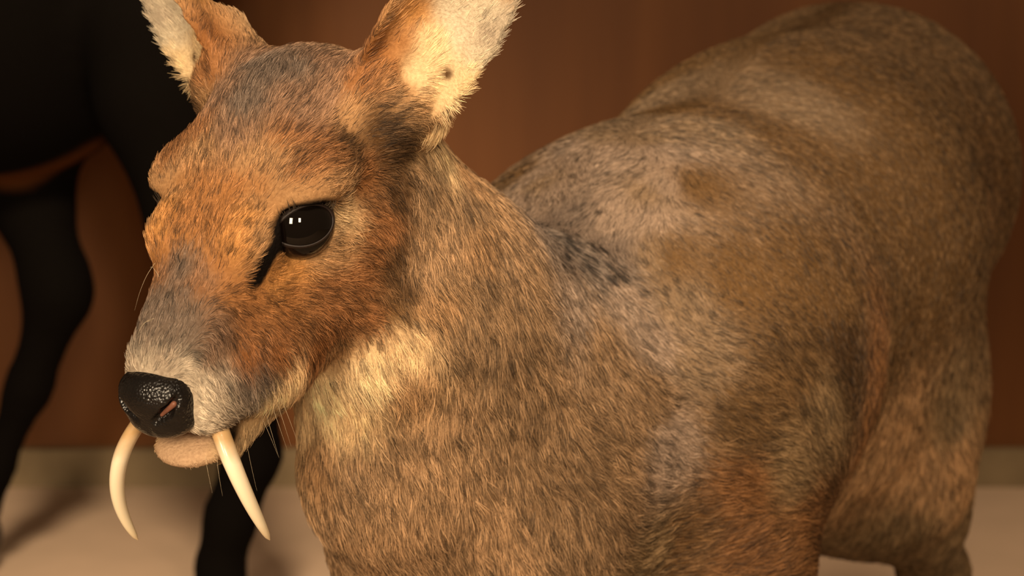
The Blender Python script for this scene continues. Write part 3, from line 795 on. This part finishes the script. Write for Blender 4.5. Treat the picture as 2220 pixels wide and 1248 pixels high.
def nose_material():
    m, n, l, b = new_mat('nose_leather')
    tc = n.new('ShaderNodeTexCoord'); v = n.new('ShaderNodeTexVoronoi'); v.inputs['Scale'].default_value = 900
    l.new(tc.outputs['Object'], v.inputs['Vector'])
    t = noise_node(n, l, 120, tc.outputs['Object'])
    r = ramp(n, l, t.outputs['Fac'], [(0.3, (0.003, 0.0026, 0.0025)), (0.7, (0.009, 0.007, 0.006))])
    l.new(r.outputs[0], b.inputs['Base Color'])
    b.inputs['Roughness'].default_value = 0.26; b.inputs['Specular IOR Level'].default_value = 0.38
    bump(n, l, b, v.outputs['Distance'], 0.55, 0.0006)
    return m
nose = put_under(link('nose', mesh_np('nose', HO + (NP * HS) @ HW.T, NQ), nose_material()), deer)
M_flesh = simple_mat('nostril_flesh', (0.15, 0.058, 0.034), 0.45, 0.4, 0.3, 200, 0.3, 0.0005)
for sg in (1, -1):                                            # fleshy lining inside each nostril
    lf = Field(np.arange(7.2, 9.0, 0.05), np.arange(-2.0, 2.0, 0.05), np.arange(-5.0, -2.8, 0.05))
    lf.cone(NZ + [0.74, 0.66 * sg, -0.22], NZ + [0.52, 1.22 * sg, 0.22], 0.08, 0.13, 0.05)
    LP, LQ = lf.mesh(1); LN = vnormals(LP, LQ)
    if (LN * (LP - LP.mean(0))).sum() < 0: LQ = LQ[:, ::-1]
    put_under(link('nostril', mesh_np('nostril', HO + (LP * HS) @ HW.T, LQ), M_flesh), nose)

# ---- tusks
def tusk_material():
    m, n, l, b = new_mat('tusk_ivory')
    tc = n.new('ShaderNodeTexCoord'); sx = n.new('ShaderNodeSeparateXYZ'); l.new(tc.outputs['Generated'], sx.inputs[0])
    t = noise_node(n, l, 90, tc.outputs['Object'])
    ad = n.new('ShaderNodeMath'); ad.operation = 'MULTIPLY_ADD'; l.new(t.outputs['Fac'], ad.inputs[0]); ad.inputs[1].default_value = 0.16; l.new(sx.outputs['Z'], ad.inputs[2])
    r = ramp(n, l, ad.outputs[0], [(0.0, (0.62, 0.44, 0.24)), (0.22, (0.80, 0.68, 0.47)), (0.74, (0.82, 0.71, 0.52)), (0.92, (0.50, 0.32, 0.15))])
    l.new(r.outputs[0], b.inputs['Base Color'])
    b.inputs['Roughness'].default_value = 0.35; b.inputs['Coat Weight'].default_value = 0.2
    b.inputs['Subsurface Weight'].default_value = 0.1; b.inputs['Subsurface Radius'].default_value = (0.003, 0.002, 0.001)
    return m
M_tusk = tusk_material()
def bez(p0, p1, p2, t): return (1 - t) ** 2 * p0 + 2 * t * (1 - t) * p1 + t * t * p2
def at_px(x, y, ref):
    """point on the ray of a pixel at the depth of ref"""
    return px(x, y, (ref - CAM) @ AX_F)
for sg in (1, -1):
    ref = [H(5.6, 1.2 * sg, -5.0), H(7.1, 2.5 * sg, -8.0), H(6.2, 2.7 * sg, -10.8)]
    pxs = [(468, 905), (519, 1040), (585, 1170)] if sg > 0 else [(318, 895), (254, 1035), (299, 1170)]
    p0, pm, p2 = [at_px(x, y, r) for (x, y), r in zip(pxs, ref)]
    p1 = 2 * pm - 0.5 * (p0 + p2)
    ns, nr = 28, 18
    Vt, Qt = [], []
    for i in range(ns + 1):
        t = i / ns; p = bez(p0, p1, p2, t); tg = bez(p0, p1, p2, min(1, t + .01)) - bez(p0, p1, p2, max(0, t - .01)); tg /= np.linalg.norm(tg)
        A = frame_z(tg, HW @ np.array([1.0, 0, 0]))
        rr = 0.0035 * (1 - 0.22 * t) * math.sqrt(max(0.0, 1 - t ** 3.2)) * (0.92 + 0.16 * math.sin(min(t * 3, 1) * math.pi / 2)) + 0.0002
        for j in range(nr):
            a_ = 2 * math.pi * j / nr
            Vt.append(p + A[:, 0] * rr * 1.12 * math.cos(a_) + A[:, 1] * rr * 0.86 * math.sin(a_))
    Vt.append(p0 - (p1 - p0) * 0.02); cap = len(Vt) - 1
    for j in range(0, nr, 2): Qt.append((cap, (j + 2) % nr, j + 1, j))
    for i in range(ns):
        for j in range(nr): Qt.append((i * nr + j, i * nr + (j + 1) % nr, (i + 1) * nr + (j + 1) % nr, (i + 1) * nr + j))
    put_under(link('tusk', mesh_np('tusk', Vt, Qt), M_tusk), deer)

# ---- whiskers on the lip and chin
wp_, wd_ = [], []
for x, y, dx, dy, L_ in [(525, 975, 3, 10, .013), (540, 970, 2, 10, .014), (550, 965, 4, 10, .012), (505, 985, 2, 10, .010), (535, 960, -1, 10, .013), (560, 950, 3, 10, .014), (515, 985, 1, 10, .010), (470, 985, -1, 10, .010), (445, 985, 1, 10, .009),
                         (336, 570, -4, 8, .016), (335, 690, -9, 2, .009), (330, 695, -9, 0, .008), (345, 600, -3, -9, .012), (600, 870, 2, 10, .012), (575, 890, 2, 10, .013), (590, 880, 3, 10, .012), (565, 900, 4, 10, .011), (610, 865, 3, 10, .012)]:
    h_ = hit(x, y)
    if h_ is None: continue
    wp_.append(h_[0]); v = AX_R * dx - AX_U * dy; v = v / np.linalg.norm(v) + 0.35 * h_[1]; wd_.append(v / np.linalg.norm(v) * L_)
wp_, wd_ = np.array(wp_), np.array(wd_)
tsl = np.array([0, .35, .7, 1.0])
P_ = wp_[:, None] + wd_[:, None] * tsl[None, :, None] + np.array([0.002, 0, -0.007]) * (tsl ** 2)[None, :, None]
wk = make_curves('whiskers', P_, np.tile(np.array([1, .8, .5, .2]) * 0.00006, (len(P_), 1)), np.tile(np.array([0.5, 0.40, 0.26]), (len(P_), 4, 1)), M_hair, deer)
wk['kind'] = 'stuff'

# ---- hooves: two claws each, one template
hf_ = Field(np.arange(-0.034, 0.05, 0.0022), np.arange(-0.026, 0.027, 0.0022), np.arange(-0.004, 0.036, 0.0022))
for sg in (1, -1):
    hf_.ell((0.004, 0.0085 * sg, 0.004), (0.027, 0.0090, 0.020), 0.002)
    hf_.ell((-0.010, 0.0085 * sg, 0.012), (0.014, 0.0095, 0.016), 0.006)
hf_.cone((-0.03, 0, -0.02), (0.05, 0, -0.02), 0.02, 0.02, 0.001, cut=True)
HP, HQ = hf_.mesh(1)
if (vnormals(HP, HQ) * (HP - HP.mean(0))).sum() < 0: HQ = HQ[:, ::-1]
HP[:, 2] = np.maximum(HP[:, 2], 0.0)
hoof_me = mesh_np('hoof', HP, HQ)
hoof_me.materials.append(simple_mat('hoof_horn', (0.020, 0.015, 0.011), 0.4, 0.4, 0.4, 120, 0.2, 0.0006))
hoof_me.polygons.foreach_set('use_smooth', np.ones(len(hoof_me.polygons), bool))


def add_hoof(p, fwd, size, parent, pitch=0.0):
    o = bpy.data.objects.new('hoof', hoof_me); C.objects.link(o)
    o.matrix_world = Matrix.Translation(Vector(p)) @ Matrix.Rotation(math.atan2(fwd[1], fwd[0]), 4, 'Z') @ Matrix.Rotation(pitch, 4, 'Y') @ Matrix.Scale(size, 4)
    put_under(o, parent)


for p in FEET: add_hoof((p[0], p[1], 0.0), -BAX, 0.95, deer)

# ------------------------------------------------------------------ the dark animal behind
DB = 1.98
bf = Field(np.arange(-1.35, -0.02, 0.008), np.arange(1.55, 2.44, 0.008), np.arange(-0.004, 1.16, 0.008))
def chain(pts, k=0.04):
    for (p0, r0), (p1, r1) in zip(pts[:-1], pts[1:]): bf.cone(p0, p1, r0, r1, k)
chest = px(240, -70, 2.06); rump = chest + [-0.62, 0.10, 0.02]
bf.cone(chest + [-0.11, 0.03, -0.022], chest + [-0.32, 0.05, -0.042], 0.165, 0.18, 0.08)
bf.cone(chest + [-0.32, 0.05, -0.042], rump, 0.18, 0.145, 0.08)
bf.cone(chest + [0.02, -0.01, 0.06], chest + [-0.10, 0, 0.05], 0.11, 0.14, 0.06)
chain([(chest + [0.02, 0, 0.09], 0.10), (chest + [0.11, 0, 0.27], 0.065), (chest + [0.15, 0, 0.36], 0.06)], 0.05)   # neck
hd = chest + [0.16, 0, 0.38]
chain([(hd, 0.062), (hd + [0.10, -0.005, -0.03], 0.045), (hd + [0.17, -0.008, -0.06], 0.030)], 0.03)              # head
for s_ in (1, -1):
    er = hd + [-0.03, 0.05 * s_, 0.05]
    bf.ell(er + [-0.02, 0.03 * s_, 0.035], (0.022, 0.022, 0.05), 0.02)
# standing foreleg, reaching down behind the deer's face
chain([(px(325, 60, 1.98), 0.058), (px(345, 215, 1.98), 0.050), (px(420, 480, 1.98), 0.036), (px(535, 880, 1.99), 0.0225), (px(545, 985, 1.995), 0.0225), (px(500, 1120, 2.0), 0.0195), (px(475, 1235, 2.01), 0.021)], 0.02)
hoof_c = px(478, 1262, 2.02)
bf.cone(px(475, 1230, 2.01), [hoof_c[0] + 0.008, hoof_c[1] - 0.012, 0.018], 0.02, 0.022, 0.01)
# lifted foreleg
chain([(px(60, 230, 2.16), 0.060), (px(70, 440, 2.14), 0.034), (px(118, 600, 2.12), 0.0275), (px(128, 640, 2.12), 0.026), (px(62, 840, 2.14), 0.0185), (px(-10, 1010, 2.16), 0.0150), (px(-40, 1110, 2.17), 0.018)], 0.02)
# hind legs
AFEET = [(hoof_c[0] + 0.004, hoof_c[1] - 0.01, 0.0)]
for s_, dx in ((1, 0.0), (-1, 0.10)):
    hp = rump + [0.04 + dx * 0.3, 0.075 * s_, -0.06]
    st_ = hp + [0.06, 0.02 * s_, -0.14]; hk_ = st_ + [-0.12 - dx * 0.3, 0, -0.10]; hf_ = hk_ + [0.02, 0, 0]; hf_[2] = 0.05
    chain([(hp, 0.10), (st_, 0.065), (hk_, 0.032), (hk_ + [0.005, 0, -0.05], 0.024), (hf_, 0.02), ([hf_[0] + 0.03, hf_[1], 0.018], 0.02)], 0.03)
    AFEET.append((hf_[0] + 0.03, hf_[1], 0.0))
tb = rump + [-0.13, 0, 0.06]
chain([(tb, 0.03), (tb + [-0.05, 0, -0.12], 0.018)], 0.02)
AP, AQ = bf.mesh(2); AN = vnormals(AP, AQ)
if (AN * (AP - AP.mean(0))).sum() < 0: AQ = AQ[:, ::-1]
AP[:, 2] = np.maximum(AP[:, 2], 0.0)
# coat: near black, a rusty brown patch inside the lifted leg
AC = np.tile(np.array([0.0026, 0.0019, 0.0014]), (len(AP), 1))
def apatch(c, r, col):
    global AC
    t = np.clip((np.linalg.norm(AP - c, axis=1) - r * 0.45) / (r * 0.55), 0, 1)[:, None]
    AC = AC * t + np.array(col) * (1 - t)
for q in ((-20, 375), (30, 372), (80, 360), (130, 340), (175, 305)): apatch(px(q[0], q[1], 2.08), 0.028, (0.085, 0.029, 0.008))
ame = mesh_np('dark_antelope', AP, AQ)
aca = ame.color_attributes.new('coat', 'FLOAT_COLOR', 'POINT')
aca.data.foreach_set('color', np.concatenate([AC, np.ones((len(AC), 1))], 1).astype(np.float32).ravel())
ao = bpy.data.objects.new('dark_antelope', None); C.objects.link(ao); ao.location = (chest[0] - 0.3, chest[1], 0)
bpy.context.view_layer.update()
ao['label'] = 'black coated hoofed animal with one foreleg lifted, standing behind the deer'; ao['category'] = 'antelope'
put_under(link('body', ame, coat_material('black_coat', True)), ao)
for p in AFEET: add_hoof(p, (1, -0.15, 0), 1.35, ao)
lh = px(-62, 1146, 2.18); add_hoof(lh, (1, 0, 0), 1.0, ao, 1.2)
M_eye2 = simple_mat('dark_eye', (0.01, 0.006, 0.004), 0.05, 0.5)
for s_ in (1, -1):
    eo = link('eye', uv_sphere('eye', 0.014, 24, 16), M_eye2)
    eo.matrix_world = Matrix.Translation(Vector(hd + [0.035, 0.050 * s_, 0.012])); put_under(eo, ao)
